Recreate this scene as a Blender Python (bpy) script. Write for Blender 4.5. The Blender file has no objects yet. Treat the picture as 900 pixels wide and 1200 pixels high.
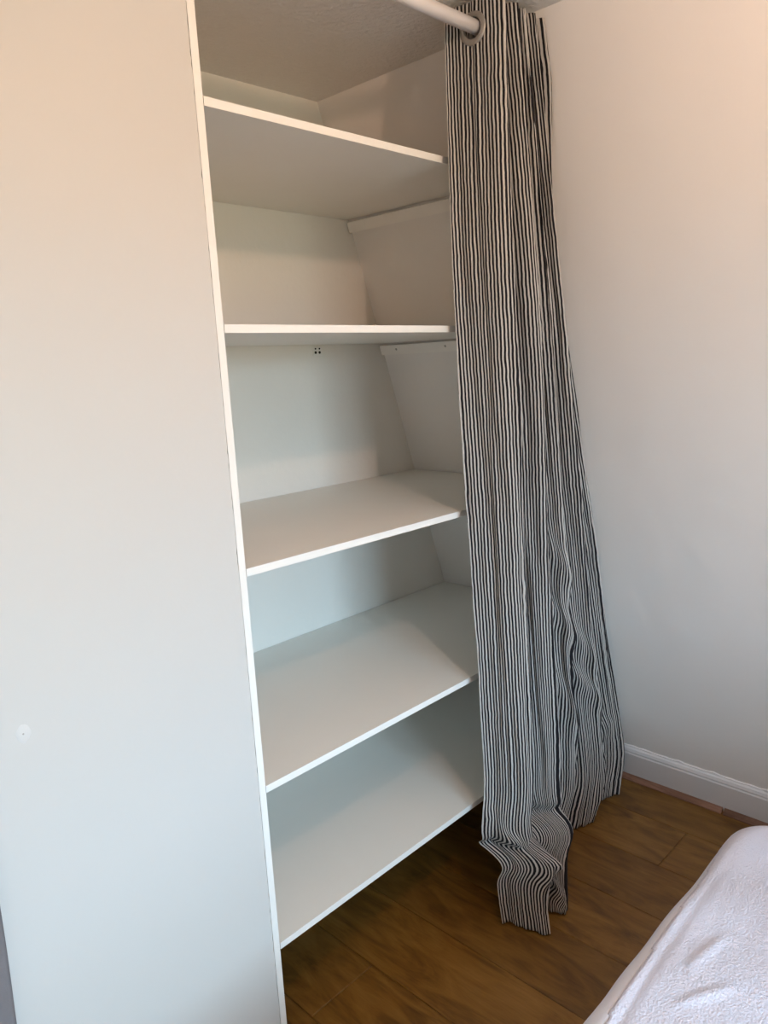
import bpy, bmesh, math, random
import numpy as np
from mathutils import Matrix, Vector

random.seed(7)
scene = bpy.context.scene
COL = scene.collection

# ------------------------------------------------------------------ camera
def rot(pitch, roll, yaw):
    return (Matrix.Rotation(yaw, 3, 'Z') @ Matrix.Rotation(pitch, 3, 'X') @ Matrix.Rotation(roll, 3, 'Z'))
cd = bpy.data.cameras.new('camera')
cam = bpy.data.objects.new('camera', cd)
COL.objects.link(cam)
cd.sensor_fit = 'VERTICAL'
cd.sensor_height = 36.0
cd.lens = 887.6 * 36.0 / 1200.0
cd.clip_start = 0.02
m4 = rot(math.radians(78.638), math.radians(-3.018), math.radians(-45.357)).to_4x4()
m4.translation = Vector((-0.8633, -1.2582, 1.5996))
cam.matrix_world = m4
scene.camera = cam

# ------------------------------------------------------------------ world, daylight, exposure
w = bpy.data.worlds.new('sky')
scene.world = w
w.use_nodes = True
bg = w.node_tree.nodes['Background']
SKY = (0.55, 0.80, 1.0)
GROUND = (1.0, 0.97, 0.69)
SKY_S = 23.5
GROUND_S = 5.3
_n = w.node_tree
_tc = _n.nodes.new('ShaderNodeTexCoord')
_sx = _n.nodes.new('ShaderNodeSeparateXYZ')
_mr = _n.nodes.new('ShaderNodeMapRange')
_mr.interpolation_type = 'SMOOTHSTEP'
_mr.inputs[1].default_value = -0.04     # street and houses below the horizon, overcast blue sky above
_mr.inputs[2].default_value = 0.09
_mx = _n.nodes.new('ShaderNodeMix'); _mx.data_type = 'RGBA'
_mx.inputs[6].default_value = (*[c * GROUND_S for c in GROUND], 1)
_mx.inputs[7].default_value = (*[c * SKY_S for c in SKY], 1)
_n.links.new(_tc.outputs['Generated'], _sx.inputs[0])
_n.links.new(_sx.outputs[2], _mr.inputs[0])
_n.links.new(_mr.outputs[0], _mx.inputs[0])
_n.links.new(_mx.outputs[2], bg.inputs[0])
bg.inputs[1].default_value = 1.0
WIN = dict(x0=-1.05, x1=0.30, z0=0.75, z1=2.10, y=-2.9)
ld = bpy.data.lights.new('window_portal', 'AREA')      # guides the sky light through the window opening
ld.shape = 'RECTANGLE'
ld.size = WIN['x1'] - WIN['x0']
ld.size_y = WIN['z1'] - WIN['z0']
ld.cycles.is_portal = True
lo = bpy.data.objects.new('window_portal', ld)
COL.objects.link(lo)
lo.location = ((WIN['x0'] + WIN['x1']) / 2, WIN['y'] - 0.121, (WIN['z0'] + WIN['z1']) / 2)
lo.rotation_euler = (math.radians(90), 0, 0)
BULB_POS = (0.035, -1.16, 2.288)
BULB_STRENGTH = 1430.0
BULB_COLOR = (1.0, 0.62, 0.42)

scene.view_settings.view_transform = 'Standard'
scene.view_settings.look = 'None'
scene.view_settings.exposure = 0.0
scene.view_settings.gamma = 1.0
scene.view_settings.use_curve_mapping = False
try:
    scene.cycles.max_bounces = 10
    scene.cycles.diffuse_bounces = 6
except Exception:
    pass

# ------------------------------------------------------------------ helpers
def nt(name):
    m = bpy.data.materials.new(name)
    m.use_nodes = True
    n = m.node_tree
    b = n.nodes['Principled BSDF']
    return m, n, b

def link(n, a, ao, b, bi):
    n.links.new(a.outputs[ao], b.inputs[bi])

def node(n, t, **kw):
    x = n.nodes.new(t)
    for k, v in kw.items():
        setattr(x, k, v)
    return x

def paint(name, col, rough=0.6, bump=0.15, scale=60.0, dist=0.002, var=0.04, var_scale=3.0, spec=0.4, coat=0.0):
    m, n, b = nt(name)
    tc = node(n, 'ShaderNodeTexCoord')
    nz = node(n, 'ShaderNodeTexNoise'); nz.inputs['Scale'].default_value = scale; nz.inputs['Detail'].default_value = 6
    link(n, tc, 'Object', nz, 'Vector')
    bp = node(n, 'ShaderNodeBump'); bp.inputs['Strength'].default_value = bump; bp.inputs['Distance'].default_value = dist
    link(n, nz, 'Fac', bp, 'Height'); link(n, bp, 'Normal', b, 'Normal')
    n2 = node(n, 'ShaderNodeTexNoise'); n2.inputs['Scale'].default_value = var_scale; n2.inputs['Detail'].default_value = 4
    link(n, tc, 'Object', n2, 'Vector')
    mx = node(n, 'ShaderNodeMix', data_type='RGBA')
    mx.inputs[6].default_value = (*[c * (1 - var) for c in col], 1)
    mx.inputs[7].default_value = (*[min(1, c * (1 + var)) for c in col], 1)
    link(n, n2, 'Fac', mx, 0)
    n.links.new(mx.outputs[2], b.inputs['Base Color'])
    b.inputs['Roughness'].default_value = rough
    b.inputs['Specular IOR Level'].default_value = spec
    b.inputs['Coat Weight'].default_value = coat
    return m

def wall_plaster(name, col, bump_big=0.35):
    """emulsion over uneven old plaster: fine roller grain, broad lumps, a few scratches"""
    m = paint(name, col, rough=0.62, bump=0.12, scale=160, dist=0.0012, var=0.025, var_scale=2.2, spec=0.3)
    n = m.node_tree; b = n.nodes['Principled BSDF']
    old = [x for x in n.nodes if x.type == 'BUMP'][0]
    tc = [x for x in n.nodes if x.type == 'TEX_COORD'][0]
    nz = node(n, 'ShaderNodeTexNoise'); nz.inputs['Scale'].default_value = 7; nz.inputs['Detail'].default_value = 5; nz.inputs['Roughness'].default_value = 0.55
    link(n, tc, 'Object', nz, 'Vector')
    b2 = node(n, 'ShaderNodeBump'); b2.inputs['Strength'].default_value = bump_big; b2.inputs['Distance'].default_value = 0.01
    link(n, nz, 'Fac', b2, 'Height'); link(n, old, 'Normal', b2, 'Normal'); link(n, b2, 'Normal', b, 'Normal')
    return m

M = {}
M['wall'] = wall_plaster('wall_emulsion', (0.83, 0.80, 0.745))
M['wall_right'] = wall_plaster('wall_emulsion_sloped', (0.82, 0.79, 0.765), 0.5)
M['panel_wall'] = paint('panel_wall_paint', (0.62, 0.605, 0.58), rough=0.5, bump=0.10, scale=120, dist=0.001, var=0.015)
M['board'] = paint('white_melamine', (0.82, 0.80, 0.75), rough=0.42, bump=0.05, scale=420, dist=0.0004, var=0.02, var_scale=6)
M['edge'] = paint('white_edge_band', (0.88, 0.86, 0.82), rough=0.35, bump=0.04, scale=200, dist=0.0004, var=0.015)
M['batten'] = paint('batten_paint', (0.86, 0.83, 0.79), rough=0.55, bump=0.3, scale=40, dist=0.0015, var=0.06, var_scale=14)
M['skirting'] = paint('white_gloss_paint', (0.80, 0.80, 0.82), rough=0.35, bump=0.2, scale=22, dist=0.0015, var=0.03, var_scale=9)
M['rod'] = paint('white_rod_enamel', (0.82, 0.79, 0.80), rough=0.3, bump=0.02, scale=60, dist=0.0003, var=0.01)
M['eyelet'] = paint('brushed_nickel', (0.36, 0.335, 0.31), rough=0.4, bump=0.03, scale=200, dist=0.0003, var=0.05)
M['eyelet'].node_tree.nodes['Principled BSDF'].inputs['Metallic'].default_value = 0.6
M['dark'] = paint('dark_hole', (0.02, 0.017, 0.015), rough=0.9, bump=0, var=0.0)
M['screw'] = paint('screw_steel', (0.42, 0.40, 0.37), rough=0.45, bump=0, var=0.05)
M['filler'] = paint('white_filler', (0.665, 0.655, 0.64), rough=0.8, bump=0.4, scale=180, dist=0.001, var=0.02)
M['subfloor'] = paint('dark_subfloor', (0.03, 0.018, 0.01), rough=0.9, bump=0, var=0.1)
M['grey_cloth'] = paint('grey_fabric', (0.20, 0.185, 0.19), rough=0.95, bump=0.6, scale=350, dist=0.0012, var=0.1, var_scale=30, spec=0.1)
M['bedbase'] = paint('grey_bed_base_fabric', (0.35, 0.34, 0.34), rough=0.95, bump=0.4, scale=300, dist=0.001, var=0.05)
M['mattress'] = paint('mattress_ticking', (0.8, 0.8, 0.8), rough=0.9, bump=0.3, scale=150, dist=0.001)
M['black'] = paint('black_plastic', (0.03, 0.03, 0.03), rough=0.5, bump=0)

def ceiling_mat():
    m = paint('textured_ceiling_paint', (0.76, 0.73, 0.70), rough=0.38, bump=0.9, scale=75, dist=0.006, var=0.03, var_scale=4, spec=0.55)
    n = m.node_tree
    nz = [x for x in n.nodes if x.type == 'TEX_NOISE'][0]
    nz.inputs['Detail'].default_value = 3
    return m
M['ceiling'] = ceiling_mat()

def wood(name, c0, c1, c2, rough=0.44, grain_axis='Y'):
    m, n, b = nt(name)
    tc = node(n, 'ShaderNodeTexCoord')
    oi = node(n, 'ShaderNodeObjectInfo')
    add = node(n, 'ShaderNodeVectorMath', operation='ADD')
    sc = node(n, 'ShaderNodeVectorMath', operation='SCALE'); sc.inputs['Scale'].default_value = 37.0
    cx = node(n, 'ShaderNodeCombineXYZ')
    for i in range(3):
        n.links.new(oi.outputs['Random'], cx.inputs[i])
    link(n, cx, 0, sc, 0)
    link(n, tc, 'Object', add, 0); link(n, sc, 0, add, 1)
    mp = node(n, 'ShaderNodeMapping')
    mp.inputs['Scale'].default_value = (7, 1.7, 7) if grain_axis == 'Y' else (1.7, 7, 7)
    link(n, add, 0, mp, 'Vector')
    nz = node(n, 'ShaderNodeTexNoise'); nz.inputs['Scale'].default_value = 2.2; nz.inputs['Detail'].default_value = 8; nz.inputs['Roughness'].default_value = 0.62; nz.inputs['Distortion'].default_value = 1.2
    link(n, mp, 0, nz, 'Vector')
    fine = node(n, 'ShaderNodeMapping'); fine.inputs['Scale'].default_value = (120, 5, 120) if grain_axis == 'Y' else (5, 120, 120)
    link(n, add, 0, fine, 'Vector')
    nf = node(n, 'ShaderNodeTexNoise'); nf.inputs['Scale'].default_value = 2.0; nf.inputs['Detail'].default_value = 5
    link(n, fine, 0, nf, 'Vector')
    kn = node(n, 'ShaderNodeTexNoise'); kn.inputs['Scale'].default_value = 5.0; kn.inputs['Detail'].default_value = 3
    kmp = node(n, 'ShaderNodeMapping'); kmp.inputs['Scale'].default_value = (1.6, 0.7, 1) if grain_axis == 'Y' else (.7, 1.6, 1)
    link(n, add, 0, kmp, 0); link(n, kmp, 0, kn, 'Vector')
    ramp = node(n, 'ShaderNodeValToRGB')
    e = ramp.color_ramp.elements
    e[0].position = 0.30; e[0].color = (*c0, 1)
    e[1].position = 0.72; e[1].color = (*c2, 1)
    x = e.new(0.5); x.color = (*c1, 1)
    mixf = node(n, 'ShaderNodeMath', operation='MULTIPLY_ADD'); mixf.inputs[1].default_value = 0.22; 
    link(n, nf, 'Fac', mixf, 0)
    sub = node(n, 'ShaderNodeMath', operation='SUBTRACT'); sub.inputs[1].default_value = 0.11
    link(n, nz, 'Fac', sub, 0); link(n, sub, 0, mixf, 2)
    link(n, mixf, 0, ramp, 'Fac')
    kr = node(n, 'ShaderNodeMapRange'); kr.inputs[1].default_value = 0.66; kr.inputs[2].default_value = 0.78; kr.inputs[3].default_value = 0.0; kr.inputs[4].default_value = 0.65
    link(n, kn, 'Fac', kr, 0)
    mx = node(n, 'ShaderNodeMix', data_type='RGBA'); mx.inputs[7].default_value = (*[c * 0.55 for c in c0], 1)
    link(n, kr, 0, mx, 0); n.links.new(ramp.outputs[0], mx.inputs[6])
    hv = node(n, 'ShaderNodeHueSaturation')
    vr = node(n, 'ShaderNodeMapRange'); vr.inputs[3].default_value = 0.82; vr.inputs[4].default_value = 1.16
    link(n, oi, 'Random', vr, 0); link(n, vr, 0, hv, 'Value')
    n.links.new(mx.outputs[2], hv.inputs['Color'])
    link(n, hv, 0, b, 'Base Color')
    bp = node(n, 'ShaderNodeBump'); bp.inputs['Strength'].default_value = 0.15; bp.inputs['Distance'].default_value = 0.0008
    link(n, nf, 'Fac', bp, 'Height'); link(n, bp, 'Normal', b, 'Normal')
    b.inputs['Roughness'].default_value = rough
    b.inputs['Specular IOR Level'].default_value = 0.5
    return m
M['plank'] = wood('brown_laminate', (0.105, 0.046, 0.007), (0.205, 0.100, 0.017), (0.285, 0.150, 0.034))
M['scotia'] = wood('brown_scotia', (0.11, 0.055, 0.036), (0.22, 0.12, 0.082), (0.30, 0.175, 0.125), rough=0.5)

def stripe_mat():
    m, n, b = nt('ticking_stripe_cotton')
    uv = node(n, 'ShaderNodeUVMap'); uv.uv_map = 'cloth'
    sp = node(n, 'ShaderNodeSeparateXYZ'); link(n, uv, 0, sp, 0)
    nz = node(n, 'ShaderNodeTexNoise'); nz.inputs['Scale'].default_value = 20; nz.inputs['Detail'].default_value = 4
    link(n, uv, 0, nz, 'Vector')
    a = node(n, 'ShaderNodeMath', operation='MULTIPLY_ADD'); a.inputs[1].default_value = 0.0055; 
    link(n, nz, 'Fac', a, 0); link(n, sp, 0, a, 2)
    mu = node(n, 'ShaderNodeMath', operation='MULTIPLY'); mu.inputs[1].default_value = 1 / 0.0090
    link(n, a, 0, mu, 0)
    fr = node(n, 'ShaderNodeMath', operation='PINGPONG'); fr.inputs[1].default_value = 0.5
    link(n, mu, 0, fr, 0)
    mr = node(n, 'ShaderNodeMapRange'); mr.inputs[1].default_value = 0.255; mr.inputs[2].default_value = 0.295
    link(n, fr, 0, mr, 0)
    # slub: the dark threads fade a little here and there
    n2 = node(n, 'ShaderNodeTexNoise'); n2.inputs['Scale'].default_value = 9; n2.inputs['Detail'].default_value = 6
    link(n, uv, 0, n2, 'Vector')
    dk = node(n, 'ShaderNodeMix', data_type='RGBA'); dk.inputs[6].default_value = (0.010, 0.009, 0.012, 1); dk.inputs[7].default_value = (0.030, 0.028, 0.034, 1)
    link(n, n2, 'Fac', dk, 0)
    mx = node(n, 'ShaderNodeMix', data_type='RGBA'); mx.inputs[7].default_value = (0.66, 0.63, 0.60, 1)
    link(n, mr, 0, mx, 0); n.links.new(dk.outputs[2], mx.inputs[6])
    n.links.new(mx.outputs[2], b.inputs['Base Color'])
    n3 = node(n, 'ShaderNodeTexNoise'); n3.inputs['Scale'].default_value = 420; n3.inputs['Detail'].default_value = 2
    link(n, uv, 0, n3, 'Vector')
    n4 = node(n, 'ShaderNodeTexNoise'); n4.inputs['Scale'].default_value = 38; n4.inputs['Detail'].default_value = 4
    mp = node(n, 'ShaderNodeMapping'); mp.inputs['Scale'].default_value = (2.2, 0.8, 1)
    link(n, uv, 0, mp, 0); link(n, mp, 0, n4, 'Vector')
    b1 = node(n, 'ShaderNodeBump'); b1.inputs['Strength'].default_value = 0.5; b1.inputs['Distance'].default_value = 0.006
    link(n, n4, 'Fac', b1, 'Height')
    b2 = node(n, 'ShaderNodeBump'); b2.inputs['Strength'].default_value = 0.3; b2.inputs['Distance'].default_value = 0.0006
    link(n, n3, 'Fac', b2, 'Height'); link(n, b1, 'Normal', b2, 'Normal'); link(n, b2, 'Normal', b, 'Normal')
    b.inputs['Roughness'].default_value = 0.92
    b.inputs['Specular IOR Level'].default_value = 0.15
    b.inputs['Sheen Weight'].default_value = 0.15
    out = [x for x in n.nodes if x.type == 'OUTPUT_MATERIAL'][0]
    tl = node(n, 'ShaderNodeBsdfTranslucent')
    n.links.new(mx.outputs[2], tl.inputs['Color']); link(n, b2, 'Normal', tl, 'Normal')
    ms = node(n, 'ShaderNodeMixShader'); ms.inputs[0].default_value = 0.28      # thin cotton lets light through
    link(n, b, 0, ms, 1); link(n, tl, 0, ms, 2); link(n, ms, 0, out, 'Surface')
    return m
M['stripe'] = stripe_mat()

def terry_mat():
    m, n, b = nt('white_terry_sheet')
    tc = node(n, 'ShaderNodeTexCoord')
    n1 = node(n, 'ShaderNodeTexNoise'); n1.inputs['Scale'].default_value = 230; n1.inputs['Detail'].default_value = 5
    n2 = node(n, 'ShaderNodeTexNoise'); n2.inputs['Scale'].default_value = 48; n2.inputs['Detail'].default_value = 5; n2.inputs['Distortion'].default_value = 0.0
    for x in (n1, n2):
        link(n, tc, 'Object', x, 'Vector')
    b1 = node(n, 'ShaderNodeBump'); b1.inputs['Strength'].default_value = 0.32; b1.inputs['Distance'].default_value = 0.009
    b2 = node(n, 'ShaderNodeBump'); b2.inputs['Strength'].default_value = 0.7; b2.inputs['Distance'].default_value = 0.0055
    link(n, n2, 'Fac', b1, 'Height'); link(n, n1, 'Fac', b2, 'Height'); link(n, b1, 'Normal', b2, 'Normal'); link(n, b2, 'Normal', b, 'Normal')
    b.inputs['Base Color'].default_value = (0.70, 0.685, 0.78, 1)
    b.inputs['Roughness'].default_value = 0.95
    b.inputs['Specular IOR Level'].default_value = 0.1
    b.inputs['Sheen Weight'].default_value = 0.2
    return m
M['terry'] = terry_mat()
M['sheet_cotton'] = paint('white_sheet_cotton', (0.72, 0.71, 0.77), rough=0.9, bump=0.25, scale=45, dist=0.003, var=0.02, spec=0.1)

def emit_mat(name, col, s):
    m, n, b = nt(name)
    b.inputs['Base Color'].default_value = (1, 0.95, 0.85, 1)
    b.inputs['Emission Color'].default_value = (*col, 1)
    b.inputs['Emission Strength'].default_value = s
    return m
M['bulb'] = emit_mat('lit_bulb', BULB_COLOR, BULB_STRENGTH)

def glass_mat():
    m, n, b = nt('window_glass')
    out = [x for x in n.nodes if x.type == 'OUTPUT_MATERIAL'][0]
    tr = node(n, 'ShaderNodeBsdfTransparent'); gl = node(n, 'ShaderNodeBsdfGlossy'); gl.inputs['Roughness'].default_value = 0.02
    fr = node(n, 'ShaderNodeFresnel'); fr.inputs['IOR'].default_value = 1.45
    mx = node(n, 'ShaderNodeMixShader')
    link(n, fr, 0, mx, 0); link(n, tr, 0, mx, 1); link(n, gl, 0, mx, 2); link(n, mx, 0, out, 'Surface')
    return m
M['glass'] = glass_mat()

def obj(name, me, mat, parent=None):
    o = bpy.data.objects.new(name, me)
    COL.objects.link(o)
    if mat and not me.materials:
        me.materials.append(M[mat] if isinstance(mat, str) else mat)
    if parent:
        o.parent = parent
    return o

def pyd(name, verts, faces, smooth=False):
    me = bpy.data.meshes.new(name)
    me.from_pydata([tuple(map(float, v)) for v in verts], [], [tuple(int(i) for i in f) for f in faces])
    me.update()
    if smooth:
        me.shade_smooth()
    return me

def from_bm(name, bm, smooth=False):
    me = bpy.data.meshes.new(name)
    bm.to_mesh(me); bm.free()
    if smooth:
        me.shade_smooth()
    return me

def box_bm(lo, hi, bev=0.0, seg=1, bm=None):
    own = bm is None
    if own:
        bm = bmesh.new()
    r = bmesh.ops.create_cube(bm, size=1.0)
    vs = r['verts']
    for v in vs:
        v.co = Vector([lo[i] + (hi[i] - lo[i]) * (v.co[i] + 0.5) for i in range(3)])
    if bev > 0:
        es = list({e for v in vs for e in v.link_edges})
        bmesh.ops.bevel(bm, geom=es, offset=bev, segments=seg, affect='EDGES', profile=0.5)
    return bm

def box(name, lo, hi, mat, parent=None, bev=0.0, seg=1):
    return obj(name, from_bm(name, box_bm(lo, hi, bev, seg)), mat, parent)

def cyl_bm(r, a, b, seg=24, bm=None, r2=None, caps=True):
    bm = bm or bmesh.new()
    a, b = Vector(a), Vector(b)
    d = b - a
    q = d.to_track_quat('Z', 'Y').to_matrix().to_4x4()
    q.translation = (a + b) / 2
    bmesh.ops.create_cone(bm, cap_ends=caps, segments=seg, radius1=r, radius2=r if r2 is None else r2, depth=d.length, matrix=q)
    return bm

def prism(name, outline, axis_pts, mat, parent=None):
    """extrude a list of 3D points (a polygon) by a vector"""
    n = len(outline)
    ex = Vector(axis_pts)
    vs = [Vector(p) for p in outline] + [Vector(p) + ex for p in outline]
    fs = [tuple(range(n))[::-1], tuple(range(n, 2 * n))] + [(i, (i + 1) % n, n + (i + 1) % n, n + i) for i in range(n)]
    bm = bmesh.new()
    bv = [bm.verts.new(v) for v in vs]
    for f in fs:
        bm.faces.new([bv[i] for i in f])
    bmesh.ops.recalc_face_normals(bm, faces=bm.faces)
    return obj(name, from_bm(name, bm), mat, parent)

def empty(name, loc=(0, 0, 0)):
    o = bpy.data.objects.new(name, None)
    o.empty_display_size = 0.1
    o.location = loc
    COL.objects.link(o)
    return o

def tag(o, label, cat, group=None):
    o['label'] = label; o['category'] = cat
    if group:
        o['group'] = group
    return o

def struct(o, label=None):
    o['kind'] = 'structure'
    if label:
        o['label'] = label
    return o

def lathe_bm(profile, loc, seg=24):
    bm = bmesh.new()
    rings = []
    for r, z in profile:
        rings.append([bm.verts.new((loc[0] + r * math.cos(2 * math.pi * i / seg), loc[1] + r * math.sin(2 * math.pi * i / seg), loc[2] + z)) for i in range(seg)])
    for a, b in zip(rings, rings[1:]):
        for i in range(seg):
            bm.faces.new((a[i], a[(i + 1) % seg], b[(i + 1) % seg], b[i]))
    bm.faces.new(rings[0][::-1]); bm.faces.new(rings[-1])
    bmesh.ops.recalc_face_normals(bm, faces=bm.faces)
    return bm

# ------------------------------------------------------------------ dimensions of the place (metres)
H = 2.403            # ceiling height
D = 0.662            # depth of the cupboard recess
T = 0.0162           # board thickness
W0, K = 1.627, 0.311  # sloping right wall: x = W0 - K*z
YR = -2.9            # rear wall with the window
XL = -1.32           # far left wall
def WX(z):
    return W0 - K * z

# ------------------------------------------------------------------ room shell
struct(box('floor', (XL - 0.1, YR - 0.1, -0.06), (W0 + 0.25, D + 0.1, -0.0085), 'subfloor'), 'brown wood-effect laminate floor')
floor = bpy.data.objects['floor']
PW = 0.2175
jx0 = 0.327
row = 0
plank_cache = {}
def plank_mesh(wd, ln):
    key = (round(wd, 4), round(ln, 4))
    if key not in plank_cache:
        me = from_bm('plank', box_bm((0.0009, 0.0007, -0.0085), (wd - 0.0009, ln - 0.0007, 0.0), 0.0014, 1))
        me.materials.append(M['plank'])
        plank_cache[key] = me
    return plank_cache[key]
ends = {0: -0.52, 1: -0.80, 2: -0.60, 3: 0.20, 4: -0.35, 5: -0.9, -1: 0.05, -2: -0.6}
for k in range(-9, 7):
    x0 = jx0 + k * PW
    if x0 > W0 + 0.1:
        continue
    off = ends.get(k, -0.3 + 0.37 * k % 1.1)
    y = off
    while y > YR:
        y -= 1.2
    while y < D:
        a, b_ = max(y, YR), min(y + 1.2, D)
        if b_ - a > 0.02:
            x1 = min(x0 + PW, W0 + 0.15)
            o = obj('plank', plank_mesh(x1 - x0, b_ - a), None, floor)
            o.location = (x0, a, 0)
        y += 1.2

struct(box('ceiling', (XL - 0.1, YR - 0.1, H), (W0 + 0.1, D + 0.1, H + 0.08), 'ceiling'), 'stippled off-white ceiling')

# right wall, sloping inwards towards the top
o = prism('wall_right', [(WX(-0.06), YR - 0.1, -0.06), (WX(H + 0.02), YR - 0.1, H + 0.02), (WX(H) + 0.25, YR - 0.1, H + 0.02), (WX(0) + 0.25, YR - 0.1, -0.06)], (0, D + 0.2 - YR, 0), 'wall_right')
struct(o, 'off-white plaster wall that slopes inwards towards the ceiling')
struct(box('wall_back', (-0.05, D, -0.05), (W0 + 0.2, D + 0.08, H + 0.02), 'wall'), 'off-white wall at the back of the shelves')
struct(box('wall_side', (XL - 0.1, YR - 0.1, -0.05), (XL, 0.1, H + 0.02), 'wall'))
# partition wall flush with the front of the shelves; its right edge is a ragged old caulk line
rows = 260
vs, fs = [], []
xe = []
for i in range(rows + 1):
    z = -0.01 + (H + 0.01) * i / rows
    g = 0.0007
    n_ = math.sin(i * 1.7) + math.sin(i * 0.53 + 1.0) + math.sin(i * 3.1 + 2)
    if random.random() < 0.5 and n_ > -0.2:
        g = 0.0010 + 0.0016 * random.random()
    x = -T - g
    vs += [(x, 0.0, z), (x, 0.05, z), (XL, 0.0, z), (XL, 0.05, z)]
for i in range(rows):
    a = i * 4; b_ = a + 4
    fs += [(a + 2, a, b_, b_ + 2), (a, a + 1, b_ + 1, b_), (a + 1, a + 3, b_ + 3, b_ + 1)]
fs += [(0, 2, 3, 1), (rows * 4, rows * 4 + 1, rows * 4 + 3, rows * 4 + 2)]
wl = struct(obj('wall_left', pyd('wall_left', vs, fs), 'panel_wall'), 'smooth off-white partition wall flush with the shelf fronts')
# dab of filler with a nail hole
bm = bmesh.new()
N = 22
c0 = bm.verts.new((0, -0.0014, 0))
ring = [bm.verts.new((math.cos(2 * math.pi * i / N) * (0.0105 + 0.003 * random.random()), 0.0, math.sin(2 * math.pi * i / N) * (0.0145 + 0.004 * random.random()))) for i in range(N)]
mid = [bm.verts.new((v.co.x * 0.75, -0.0012, v.co.z * 0.75)) for v in ring]
for i in range(N):
    j = (i + 1) % N
    bm.faces.new((ring[i], ring[j], mid[j], mid[i])); bm.faces.new((mid[i], mid[j], c0))
bmesh.ops.recalc_face_normals(bm, faces=bm.faces)
fp = obj('filler_patch', from_bm('filler_patch', bm, True), 'filler', wl)
fp.location = (-0.468, -0.0001, 1.023)
fh = obj('nail_hole', from_bm('nail_hole', cyl_bm(0.0016, (0, -0.0020, 0), (0, -0.0005, 0), 10)), 'screw', fp)

# rear wall with the window opening (behind the camera)
y0, y1 = YR - 0.12, YR
bm = bmesh.new()
for lo_, hi_ in (((XL - 0.1, y0, -0.05), (WIN['x0'], y1, H)), ((WIN['x1'], y0, -0.05), (W0 + 0.2, y1, H)),
                 ((WIN['x0'], y0, -0.05), (WIN['x1'], y1, WIN['z0'])), ((WIN['x0'], y0, WIN['z1']), (WIN['x1'], y1, H))):
    box_bm(lo_, hi_, bm=bm)
struct(obj('wall_rear', from_bm('wall_rear', bm), 'wall'))
win = struct(empty('window_1', ((WIN['x0'] + WIN['x1']) / 2, YR - 0.06, WIN['z0'])))
wx0, wx1, wz = (WIN['x0'] - WIN['x1']) / 2, (WIN['x1'] - WIN['x0']) / 2, WIN['z1'] - WIN['z0']
fb = 0.045
for nm, lo_, hi_ in (('window_frame', (wx0, -0.03, 0), (wx0 + fb, 0.03, wz)), ('window_frame', (wx1 - fb, -0.03, 0), (wx1, 0.03, wz)),
                     ('window_frame', (wx0 + fb, -0.03, 0), (wx1 - fb, 0.03, fb)), ('window_frame', (wx0 + fb, -0.03, wz - fb), (wx1 - fb, 0.03, wz)),
                     ('glazing_bar', (-0.02, -0.025, fb), (0.02, 0.025, wz - fb)), ('window_sill', (wx0 + 0.002, 0.03, 0.0), (wx1 - 0.002, 0.11, 0.025))):
    box(nm, lo_, hi_, 'skirting', win, 0.003, 2)
for a, b_ in ((wx0 + fb, -0.02), (0.02, wx1 - fb)):
    box('pane', (a, -0.003, fb), (b_, 0.003, wz - fb), 'glass', win)

# skirting on the sloping wall: board with a moulded top edge and an old cracked paint line
def slope_profile(pts, y0, y1, name, mat, parent=None):
    """profile given as (out from wall, height up the wall) and extruded along y"""
    s = math.sqrt(1 + K * K)
    P = [(WX(0) - K * h / s - d / s, y0, h / s - d * K / s) for d, h in pts]
    return prism(name, P, (0, y1 - y0, 0), mat, parent)
sk = slope_profile([(-0.002, 0.0), (0.016, 0.0), (0.016, 0.128), (0.013, 0.134), (0.014, 0.140), (0.010, 0.150), (0.004, 0.156), (-0.002, 0.158)], YR, D, 'baseboard_right', 'skirting')
struct(sk, 'white painted skirting board along the sloping wall')
# ragged paint build-up on the top of the skirting
bm = bmesh.new()
s_ = math.sqrt(1 + K * K)
def sp(d, h, y):
    return (WX(0) - K * h / s_ - d / s_, y, h / s_ - d * K / s_)
prev = None
for i in range(141):
    y = -1.4 + 0.01 * i * 1.2
    hh = 0.158 + 0.005 * max(0, math.sin(i * 0.9) * math.sin(i * 0.37 + 1) + 0.5 * random.random() - 0.2)
    q = [bm.verts.new(sp(0.0, 0.154, y)), bm.verts.new(sp(0.0055, 0.154, y)), bm.verts.new(sp(0.003 + 0.002 * random.random(), hh, y)), bm.verts.new(sp(0.0, hh + 0.0015, y))]
    if prev:
        for j in range(3):
            bm.faces.new((prev[j], prev[j + 1], q[j + 1], q[j]))
    prev = q
bmesh.ops.recalc_face_normals(bm, faces=bm.faces)
obj('paint_ridge', from_bm('paint_ridge', bm), 'skirting', sk)

def scotia(name, ya, yb):
    x = WX(0) - 0.016
    pts = [(x + 0.004, ya, 0.0), (x - 0.024, ya, 0.0), (x - 0.024, ya, 0.004), (x - 0.017, ya, 0.009), (x - 0.010, ya, 0.015), (x - 0.006, ya, 0.020), (x + 0.0, ya, 0.021)]
    return struct(prism(name, pts, (0, yb - ya, 0), 'scotia'), 'brown wood scotia strip along the skirting')
scotia('trim_1', -0.395, D)
scotia('trim_2', YR, -0.402)

# ------------------------------------------------------------------ built-in shelves
unit = tag(empty('shelving_unit', (0.45, 0.3, 0.0)), 'built-in white shelving unit with five open shelves and one tall side panel', 'shelves')
def local(o):
    o.matrix_parent_inverse = Matrix.Translation(-unit.location)
    return o
sidep = local(box('side_panel', (-T, 0.0006, 0.0), (0.0, D, H), 'board', unit))
e_ = box('edge_band', (-T, 0.0, 0.0), (0.0, 0.0008, H - 0.001), 'edge', sidep)
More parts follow.
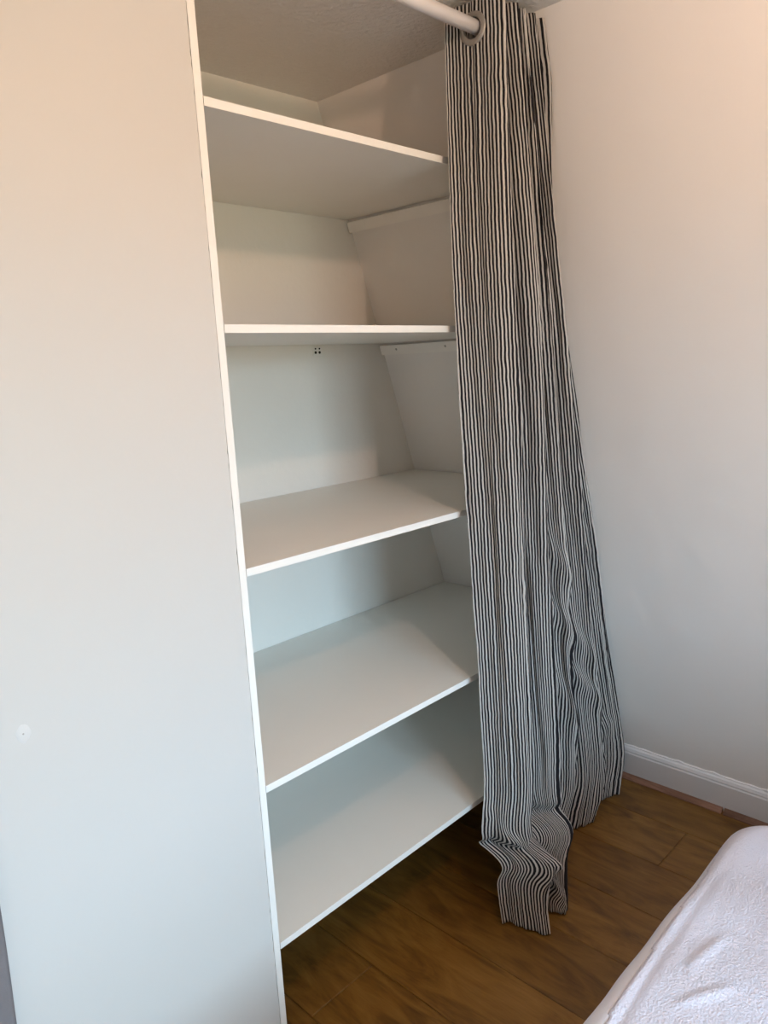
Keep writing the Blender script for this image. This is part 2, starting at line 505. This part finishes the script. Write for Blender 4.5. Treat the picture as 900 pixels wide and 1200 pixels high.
# height of the top of each shelf at its left and right visible end (boards sag and tilt a little)
SH = [2.0832, 1.6777, 1.1914, 0.705, 0.3115]
TILT = [-0.010, -0.009, -0.007, -0.001, 0.0]
LIFT = [0.002, 0.004, 0.003, 0.0, 0.0]
shelves = []
for z, tl, lf in zip(SH, TILT, LIFT):
    zb = z - T
    def zz(x, zt):
        return zt + lf + tl * x
    xa, xt, xb_ = 0.0015, WX(z) - 0.003, WX(z) - 0.003
    def board(ya, yb, name, mat, parent, xa=xa):
        vs = []
        for y in (ya, yb):
            for x in (xa, xt):
                for zt in (zb, z):
                    vs.append((x, y, zz(x, zt)))
        bm = bmesh.new()
        bv = [bm.verts.new(v) for v in vs]
        for f in ((0, 1, 3, 2), (4, 6, 7, 5), (0, 4, 5, 1), (2, 3, 7, 6), (0, 2, 6, 4), (1, 5, 7, 3)):
            bm.faces.new([bv[i] for i in f])
        bmesh.ops.recalc_face_normals(bm, faces=bm.faces)
        return obj(name, from_bm(name, bm), mat, parent)
    s = local(board(0.0008, D - 0.002, 'shelf', 'board', unit))
    b2 = board(0.0, 0.0009, 'edge_band', 'edge', s)
    shelves.append(s)

# battens on the sloping wall carrying the shelves
def batten(i, gap):
    z = SH[i] - T + LIFT[i] + TILT[i] * 1.0 - gap
    h = 0.034
    n = Vector((-1, 0, -K)).normalized()
    up = Vector((-K, 0, 1)).normalized()
    base = Vector((WX(z), 0, z))
    th = 0.018
    pts = [base, base + n * th, base + n * th - up * h, base - up * h]
    ya, yb = 0.03, D - 0.006
    b_ = local(prism('batten', [(p.x, ya, p.z) for p in pts], (0, yb - ya, 0), 'batten', unit))
    for y in (0.12, 0.36, 0.58):
        p = base + n * (th + 0.0003) - up * h * 0.45
        q = Vector((p.x, y, p.z))
        sc = obj('screw', from_bm('screw', cyl_bm(0.0042, q - n * 0.002, q, 14)), 'screw' if i == 1 else 'batten', b_)
for i, g in enumerate((0.004, 0.004, 0.001, 0.001, 0.001)):
    batten(i, g)
# small bracket with four screws at the back under the second shelf
bx, bz = 0.807, SH[1] - T - 0.008
br = local(box('bracket', (bx - 0.020, D - 0.004, bz - 0.030), (bx + 0.020, D, bz - 0.002), 'board', unit, 0.001))
for dx in (-0.0085, 0.0085):
    for dz, r in ((-0.008, 0.0028), (-0.020, 0.0045)):
        s = obj('screw', from_bm('screw', cyl_bm(r, (bx + dx, D - 0.0055, bz + dz), (bx + dx, D - 0.003, bz + dz), 12)), 'dark', br)

# ------------------------------------------------------------------ curtain rod
RY, RZ, RR = -0.10, 2.335, 0.0155
rod = tag(empty('curtain_rod', (0.4, RY, RZ)), 'white curtain pole running across the top of the shelves', 'curtain rod')
rod_end = WX(RZ) - 0.004
p_ = obj('pole', from_bm('pole', cyl_bm(RR, (-0.22 - 0.4, 0, 0), (rod_end - 0.4 - 0.002, 0, 0), 32), True), 'rod', rod)
obj('finial', from_bm('finial', lathe_bm([(0.0, -0.03), (0.02, -0.026), (0.024, -0.01), (0.02, 0.0)], (0, 0, 0), 24), True), 'rod', rod)
bpy.data.objects['finial'].rotation_euler = (0, math.radians(90), 0)
bpy.data.objects['finial'].location = (-0.215 - 0.4, 0, 0)
bk = obj('wall_bracket', from_bm('wall_bracket', cyl_bm(0.008, (-0.12 - 0.4, 0.014, 0), (-0.12 - 0.4, -RY - 0.001, 0), 16)), 'rod', rod)
obj('bracket_plate', from_bm('bracket_plate', cyl_bm(0.024, (-0.52, -RY - 0.007, 0), (-0.52, -RY - 0.0005, 0), 24)), 'rod', bk)
obj('end_socket', from_bm('end_socket', cyl_bm(0.024, (rod_end - 0.4 - 0.016, 0, 0), (rod_end - 0.4 - 0.008, 0, 0), 24)), 'rod', rod)

# ------------------------------------------------------------------ striped curtain
def interp(z, pts):
    zs = [p[0] for p in pts]; vs_ = [p[1] for p in pts]
    o = np.argsort(zs)
    zs = np.array(zs)[o]; vs_ = np.array(vs_)[o]
    # smooth cubic through the table
    n = len(zs)
    m = np.zeros(n)
    d = (vs_[1:] - vs_[:-1]) / (zs[1:] - zs[:-1])
    m[1:-1] = (d[1:] + d[:-1]) / 2; m[0] = d[0]; m[-1] = d[-1]
    z = np.clip(z, zs[0], zs[-1])
    i = np.clip(np.searchsorted(zs, z) - 1, 0, n - 2)
    h = zs[i + 1] - zs[i]; t = (z - zs[i]) / h
    return ((2 * t**3 - 3 * t**2 + 1) * vs_[i] + (t**3 - 2 * t**2 + t) * h * m[i] + (-2 * t**3 + 3 * t**2) * vs_[i + 1] + (t**3 - t**2) * h * m[i + 1])

NP = 4.5
SM = 3.0 / 9.0
TOPZ = 2.378
ns, nz = 1000, 260
s = np.linspace(0, 1, ns)[None, :]
tt = np.linspace(0, 1, nz)[:, None]
z = TOPZ * (1 - tt)
z = np.where(z < 0.4, z, z) + 0 * s
S = s + 0 * z
xl = interp(z, [(2.4, .668), (1.84, .660), (1.42, .672), (1.08, .684), (.58, .698), (.36, .694), (.26, .668), (.16, .682), (0.0, .672)])
xm = interp(z, [(2.4, .752), (2.0, .805), (1.47, .872), (1.05, .903), (.76, .928), (.49, .950), (.30, .950), (.20, .94), (.10, .88), (0.0, .83)])
xr = interp(z, [(2.4, .868), (2.2, .918), (2.0, .962), (1.74, 1.030), (1.45, 1.112), (.93, 1.275), (.59, 1.375), (.25, 1.49), (.14, 1.515), (0, 1.49)])
f1 = np.clip(S / SM, 0, 1); f2 = np.clip((S - SM) / (1 - SM), 0, 1)
xc = xl + (xm - xl) * f1 + (xr - xm) * f2
# smooth the kink
left = 1 / (1 + np.exp((S - SM - 0.03) / 0.035))
A = interp(z, [(2.4, .068), (1.6, .062), (1.0, .055), (.4, .050), (0, .045)]) * left + interp(z, [(2.4, .062), (1.7, .056), (1.2, .044), (.6, .034), (0, .028)]) * (1 - left)
yc = interp(z, [(2.4, -.10), (1.2, -.105), (.4, -.11), (.28, -.115), (.2, -.13), (.1, -.155), (0, -.175)]) * left - interp(z, [(2.4, 0.0), (.4, 0.0), (.25, .005), (.12, .05), (0, .085)]) * f1 * left + interp(z, [(2.4, -.100), (1.0, -.085), (.3, -.065), (0, -.06)]) * (1 - left)
# keep the folds slightly irregular in width
Sw = S + 0.012 * np.sin(7.0 * S + 1.3 + 0.8 * z) * np.sin(np.pi * S) + 0.010 * np.sin(13 * S + 2.2 * z) * np.sin(np.pi * S)
ph = 2 * np.pi * NP * Sw
A = A * (1 - 0.75 * np.clip((2.25 - z) / 0.4, 0, 1) * np.clip((S - 0.88) / 0.12, 0, 1) ** 1.5)
Y = yc + A * (np.cos(ph) + 0.10 * np.cos(3 * ph))
X = xc + 0.006 * np.sin(2 * ph) * left
rng = np.random.RandomState(5)
def wob(n, k0, k1, kz, amp, drift=0.0):
    o = np.zeros_like(X)
    for _ in range(n):
        k = rng.uniform(k0, k1); q = rng.uniform(-kz, kz); p = rng.uniform(0, 6.28); p2 = rng.uniform(0, 6.28)
        o += np.sin(k * S * 2 * np.pi + q * z + drift * k * z + p) * (0.6 + 0.4 * np.sin(rng.uniform(1, 4) * z + p2))
    return o * amp / math.sqrt(n)
low = np.clip((1.2 - z) / 1.0, 0, 1)
rip = (0.75 + 0.25 * np.clip((2.2 - z) / 0.6, 0, 1)) * wob(9, 10, 22, 3.0, 0.0044) + wob(9, 22, 40, 6.0, 0.0036) + wob(10, 40, 75, 9.0, 0.0017)
rip_r = wob(7, 3, 9, 2.0, 0.013, 0.05) * low * (1 - left) + wob(8, 9, 20, 4.0, 0.005, 0.05) * low * (1 - left)
rip_l = wob(6, 5, 12, 2.0, 0.004) * low * left
# sharp drag folds running down and to the right across the flared part
def drag(s0, z0, s1, z1, wd, amp):
    px, pz = S * 1.05, z
    ax, az, bx_, bz_ = s0 * 1.05, z0, s1 * 1.05, z1
    dx, dz = bx_ - ax, bz_ - az
    L2 = dx * dx + dz * dz
    t = np.clip(((px - ax) * dx + (pz - az) * dz) / L2, 0, 1)
    d = np.sqrt((px - ax - t * dx) ** 2 + (pz - az - t * dz) ** 2)
    return -amp * np.exp(-(d / wd) ** 2) * np.sin(np.pi * np.clip(t * 0.9 + 0.08, 0, 1)) ** 0.5
dr = drag(.46, 1.10, .84, .50, .030, .016) + drag(.44, .92, .90, .28, .028, .018) + drag(.44, .72, .70, .10, .030, .016) + drag(.92, .30, .76, .04, .028, .018)
# the tail on the floor: a pinched crease and one rolled fold
dr2 = drag(.06, .235, .31, .02, .020, .045) + drag(.02, .30, .14, .06, .018, .016)
crease = left * (0.034 * np.exp(-((z - .215 - .03 * S) / .018) ** 2) - 0.030 * np.exp(-((z - .165 - .03 * S) / .035) ** 2))
hem = -0.0022 * np.exp(-((z - 0.052) / 0.004) ** 2) * -1
# small nicks and puckers that make the ticking look lived-in
puck = wob(12, 14, 40, 26.0, 0.0019)
dX_ds = np.gradient(X, axis=1); dY_ds = np.gradient(Y, axis=1)
Ln = np.sqrt(dX_ds**2 + dY_ds**2) + 1e-9
nx, ny = dY_ds / Ln, -dX_ds / Ln       # points to the room side where the cloth runs to the right
disp = rip + rip_l + puck
X = X + nx * disp
Y = Y + ny * disp + rip_r + dr + dr2 + crease + hem
X = X + 0.012 * left * np.exp(-((z - .19) / .05) ** 2)
Z = z.copy()
# hem: gently uneven, resting on the floor; the flared part is lifted a little
Z = Z + 0.004 + 0.004 * np.sin(ph * 0.5 + 1) ** 2 * np.clip(1 - z / 0.3, 0, 1)
lift = np.clip(1 - z / 0.5, 0, 1) * (0.010 * np.exp(-((S - .62) / .05) ** 2))
Z = Z + lift
# header: top edge rises and falls slightly
Z = Z + np.clip((z - 2.25) / 0.13, 0, 1) * 0.006 * np.sin(ph + 0.5)
# never through the sloping wall or the skirting, never through the shelf fronts
s_n = math.sqrt(1 + K * K)
X = np.minimum(X, WX(Z) - np.where(Z < 0.17, 0.040, 0.012))
Y = np.minimum(Y, -0.012)
# cloth coordinates: arc length measured at two heights and blended
def arc(r):
    d = np.sqrt(np.diff(X[r])**2 + np.diff(Y[r])**2)
    return np.concatenate([[0], np.cumsum(d)])
rr = int(nz * 0.35)
U = np.mean([arc(i) for i in range(int(nz * .1), int(nz * .7), 8)], axis=0)
print('curtain cloth width %.2f' % U[-1])
verts = np.stack([X, Y, Z], -1).reshape(-1, 3)
idx = np.arange(ns * nz).reshape(nz, ns)
row_i = int(np.argmin(abs(Z[:, 0] - RZ)))
yy = Y[row_i] - RY
cross = [i for i in range(ns - 1) if yy[i] * yy[i + 1] <= 0]
EC = [np.array([X[row_i, i], Y[row_i, i], RZ - 0.004]) for i in cross]
faces = np.stack([idx[:-1, :-1], idx[1:, :-1], idx[1:, 1:], idx[:-1, 1:]], -1).reshape(-1, 4)
fc = verts[faces].mean(1)
keep = np.ones(len(faces), bool)
for c_, i in zip(EC, cross):
    near = np.abs((faces[:, 0] % ns) - i) < 60
    keep &= ~(near & (np.linalg.norm(fc - c_, axis=1) < 0.026))
faces = faces[keep]
me = bpy.data.meshes.new('cloth')
me.from_pydata(verts.tolist(), [], faces.tolist())
uvl = me.uv_layers.new(name='cloth')
vi = np.empty(len(me.loops), dtype=np.int32); me.loops.foreach_get('vertex_index', vi)
uvs = np.empty((len(vi), 2), dtype=np.float32)
uvs[:, 0] = U[vi % ns]; uvs[:, 1] = verts[vi, 2]
uvl.data.foreach_set('uv', uvs.ravel())
me.update(); me.shade_smooth()
curtain = tag(empty('curtain', (0.95, -0.1, 0.0)), 'long black and white ticking stripe curtain drawn aside onto the floor', 'curtain')
cl = obj('cloth', me, 'stripe', curtain)
cl.matrix_parent_inverse = Matrix.Translation(-curtain.location)
sm = cl.modifiers.new('thickness', 'SOLIDIFY'); sm.thickness = 0.0014; sm.offset = 0

# eyelets where the cloth crosses the rod
def ring_mesh(ri, ro, th):
    bm = bmesh.new()
    segs = 32
    prof = [(ri, -th / 2), (ri + 0.002, -th * 0.8), (ro - 0.003, -th * 0.7), (ro, -th * 0.3), (ro, th * 0.3), (ro - 0.003, th * 0.7), (ri + 0.002, th * 0.8), (ri, th / 2)]
    rings = [[bm.verts.new((r * math.cos(2 * math.pi * i / segs), r * math.sin(2 * math.pi * i / segs), h)) for r, h in prof] for i in range(segs)]
    for i in range(segs):
        a, b_ = rings[i], rings[(i + 1) % segs]
        for j in range(len(prof)):
            k = (j + 1) % len(prof)
            bm.faces.new((a[j], b_[j], b_[k], a[k]))
    bmesh.ops.recalc_face_normals(bm, faces=bm.faces)
    me = from_bm('eyelet', bm, True)
    me.materials.append(M['eyelet'])
    return me
rm = ring_mesh(0.0225, 0.0355, 0.006)
for i in cross:
    t = Vector((X[row_i, min(i + 12, ns - 1)] - X[row_i, max(i - 12, 0)], Y[row_i, min(i + 12, ns - 1)] - Y[row_i, max(i - 12, 0)], 0)).normalized()
    nrm = Vector((t.y, -t.x, 0))
    o = obj('eyelet', rm, None, curtain)
    q = nrm.to_track_quat('Z', 'Y')
    o.rotation_mode = 'QUATERNION'; o.rotation_quaternion = q
    o.location = Vector((X[row_i, i], Y[row_i, i], RZ - 0.004)) - curtain.location

# ------------------------------------------------------------------ bed
BX0, BX1, BY0, BY1, BZ = -0.42, 0.975, -2.55, -0.672, 0.452
bed = tag(empty('bed', ((BX0 + BX1) / 2, (BY0 + BY1) / 2, 0.0)), 'bed standing opposite the shelves, seen only as a corner', 'bed')
bl = bed.location.copy()
def blocal(o):
    o.matrix_parent_inverse = Matrix.Translation(-bl)
    return o
blocal(box('base', (BX0 + 0.03, BY0 + 0.03, 0.09), (BX1 - 0.03, BY1 - 0.03, 0.24), 'bedbase', bed, 0.015, 3))
blocal(box('mattress', (BX0 + 0.025, BY0 + 0.025, 0.24), (BX1 - 0.025, BY1 - 0.025, BZ - 0.02), 'mattress', bed, 0.06, 5))
for x in (BX0 + 0.12, BX1 - 0.12):
    for y in (BY0 + 0.12, BY1 - 0.12):
        blocal(obj('leg', from_bm('leg', cyl_bm(0.018, (x, y, 0), (x, y, 0.09), 20, r2=0.026)), 'black', bed))
def sheet():
    Rc, r = 0.13, 0.05
    ext = 0.24
    L = Rc - r + r * math.pi / 2 + ext
    ix0, ix1, iy0, iy1 = BX0 + Rc, BX1 - Rc, BY0 + Rc, BY1 - Rc
    nx_, ny_ = 360, 420
    a = np.linspace(ix0 - L, ix1 + L, nx_)[:, None] + np.zeros((1, ny_))
    b_ = np.linspace(iy0 - L, iy1 + L, ny_)[None, :] + np.zeros((nx_, 1))
    cx, cy = np.clip(a, ix0, ix1), np.clip(b_, iy0, iy1)
    dx, dy = a - cx, b_ - cy
    l = np.sqrt(dx**2 + dy**2) + 1e-12
    lmax = np.minimum(l, L)
    ux, uy = dx / l, dy / l
    flat = Rc - r
    t = np.clip((lmax - flat) / r, 0, math.pi / 2)
    out = np.where(lmax < flat, lmax, flat + r * np.sin(t))
    drop = np.where(lmax < flat, 0, r * (1 - np.cos(t))) + np.clip(lmax - flat - r * math.pi / 2, 0, None)
    X = cx + ux * out; Y = cy + uy * out; Zz = BZ - drop
    top = np.clip(1 - drop / 0.05, 0, 1)
    # slack in the sheet
    g = (0.0035 * np.sin(9 * X + 5 * Y + 1) + 0.0030 * np.sin(15 * X - 11 * Y) + 0.0022 * np.sin(24 * X + 19 * Y + 2))
    def ridge(x0, y0, x1, y1, wd, amp):
        ddx, ddy = x1 - x0, y1 - y0
        tt_ = np.clip(((X - x0) * ddx + (Y - y0) * ddy) / (ddx**2 + ddy**2), 0, 1)
        d = np.sqrt((X - x0 - tt_ * ddx)**2 + (Y - y0 - tt_ * ddy)**2)
        return amp * np.exp(-(d / wd)**2) * np.sin(np.pi * (0.08 + 0.84 * tt_))
    g = g - ridge(-.40, -.745, .80, -.715, .010, .004)
    g = g + ridge(.27, -.79, .38, -.86, .008, .006) + ridge(.36, -.78, .50, -.80, .009, .006) + ridge(.45, -.95, .66, -.93, .014, .006) + ridge(.52, -.86, .85, -.86, .02, .004) + ridge(.30, -1.0, .34, -1.15, .016, .005)
    Zz = Zz + g * top
    # side pleats
    side = np.clip(drop / 0.2, 0, 1)
    wv = 0.006 * np.sin(38 * (X + Y) + 3 * np.sin(5 * X)) * side
    X = X + ux * wv; Y = Y + uy * wv
    V = np.stack([X, Y, Zz], -1).reshape(-1, 3)
    ii = np.arange(nx_ * ny_).reshape(nx_, ny_)
    F = np.stack([ii[:-1, :-1], ii[1:, :-1], ii[1:, 1:], ii[:-1, 1:]], -1).reshape(-1, 4)
    ctr = V[F].mean(1)
    seam = np.interp(ctr[:, 0], [BX0, 0.15, 0.45, 0.66, 0.84, 0.93], [-0.725, -0.713, -0.704, -0.694, -0.676, -0.60])
    skirt = (ctr[:, 1] > seam) | (ctr[:, 2] < BZ - 0.055)
    sh = tag(empty('bed_sheet', bl), 'white towelling sheet stretched over the bed in the bottom right corner', 'bed sheet')
    for nm, sel, mt in (('top_panel', ~skirt, 'terry'), ('side_skirt', skirt, 'sheet_cotton')):
        FF = F[sel]
        used, inv = np.unique(FF, return_inverse=True)
        me = bpy.data.meshes.new(nm)
        me.from_pydata(V[used].tolist(), [], inv.reshape(-1, 4).tolist())
        me.update(); me.shade_smooth()
        o = blocal(obj(nm, me, mt, sh))
        sm2 = o.modifiers.new('thickness', 'SOLIDIFY'); sm2.thickness = 0.003 if nm == 'top_panel' else 0.0015; sm2.offset = 1
sheet()

# ------------------------------------------------------------------ grey cloth hanging at the lower left edge
def grey_cloth():
    n1, n2 = 90, 60
    u = np.linspace(0, 1, n1)[:, None]; v = np.linspace(0, 1, n2)[None, :]
    z = 0.02 + 1.08 * v + 0 * u
    x = -0.552 - 0.55 * u + 0.003 * np.sin(9 * z + 1) * (1 - u) - 0.004 * (1 - v)
    y = -0.018 - 0.014 * (1 + np.cos(2 * np.pi * (u * 5.5 + 0.5) + 0.7 * z)) * (0.35 + 0.65 * (1 - v))
    V = np.stack([x, y, z], -1).reshape(-1, 3)
    ii = np.arange(n1 * n2).reshape(n1, n2)
    F = np.stack([ii[:-1, :-1], ii[1:, :-1], ii[1:, 1:], ii[:-1, 1:]], -1).reshape(-1, 4)
    me = bpy.data.meshes.new('cloth'); me.from_pydata(V.tolist(), [], F.tolist()); me.update(); me.shade_smooth()
    return me
gc = tag(empty('hanging_cloth', (-0.82, -0.02, 0.0)), 'grey cloth against the partition wall at the lower left edge', 'cloth')
g1 = obj('cloth', grey_cloth(), 'grey_cloth', gc)
g1.matrix_parent_inverse = Matrix.Translation(-gc.location)
mm = g1.modifiers.new('thickness', 'SOLIDIFY'); mm.thickness = 0.004; mm.offset = 0
gr = obj('hanging_rail', from_bm('hanging_rail', cyl_bm(0.007, (-1.12, -0.02, 1.105), (-0.54, -0.02, 1.105), 16), True), 'rod', gc)
gr.matrix_parent_inverse = Matrix.Translation(-gc.location)
for x in (-1.05, -0.62):
    k_ = obj('wall_hook', from_bm('wall_hook', cyl_bm(0.005, (x, -0.018, 1.105), (x, 0.0, 1.105), 12)), 'rod', gc)
    k_.matrix_parent_inverse = Matrix.Translation(-gc.location)

# ------------------------------------------------------------------ ceiling lamp (above, out of the frame)
lamp = tag(empty('ceiling_lamp', (BULB_POS[0], BULB_POS[1], H)), 'bare warm bulb in a white ceiling holder', 'lamp')
obj('ceiling_rose', from_bm('ceiling_rose', lathe_bm([(0.045, 0.0), (0.043, -0.010), (0.020, -0.020), (0.018, -0.045), (0.018, -0.070)], (0, 0, 0), 28), True), 'rod', lamp)
prof = [(0.009, 0.045), (0.0095, 0.022)] + [(0.015 * math.sin(a), 0.015 * math.cos(a)) for a in np.linspace(0.55, math.pi - 0.05, 14)]
bo = obj('bulb', from_bm('bulb', lathe_bm(prof, (0, 0, BULB_POS[2] - H), 28), True), 'bulb', lamp)
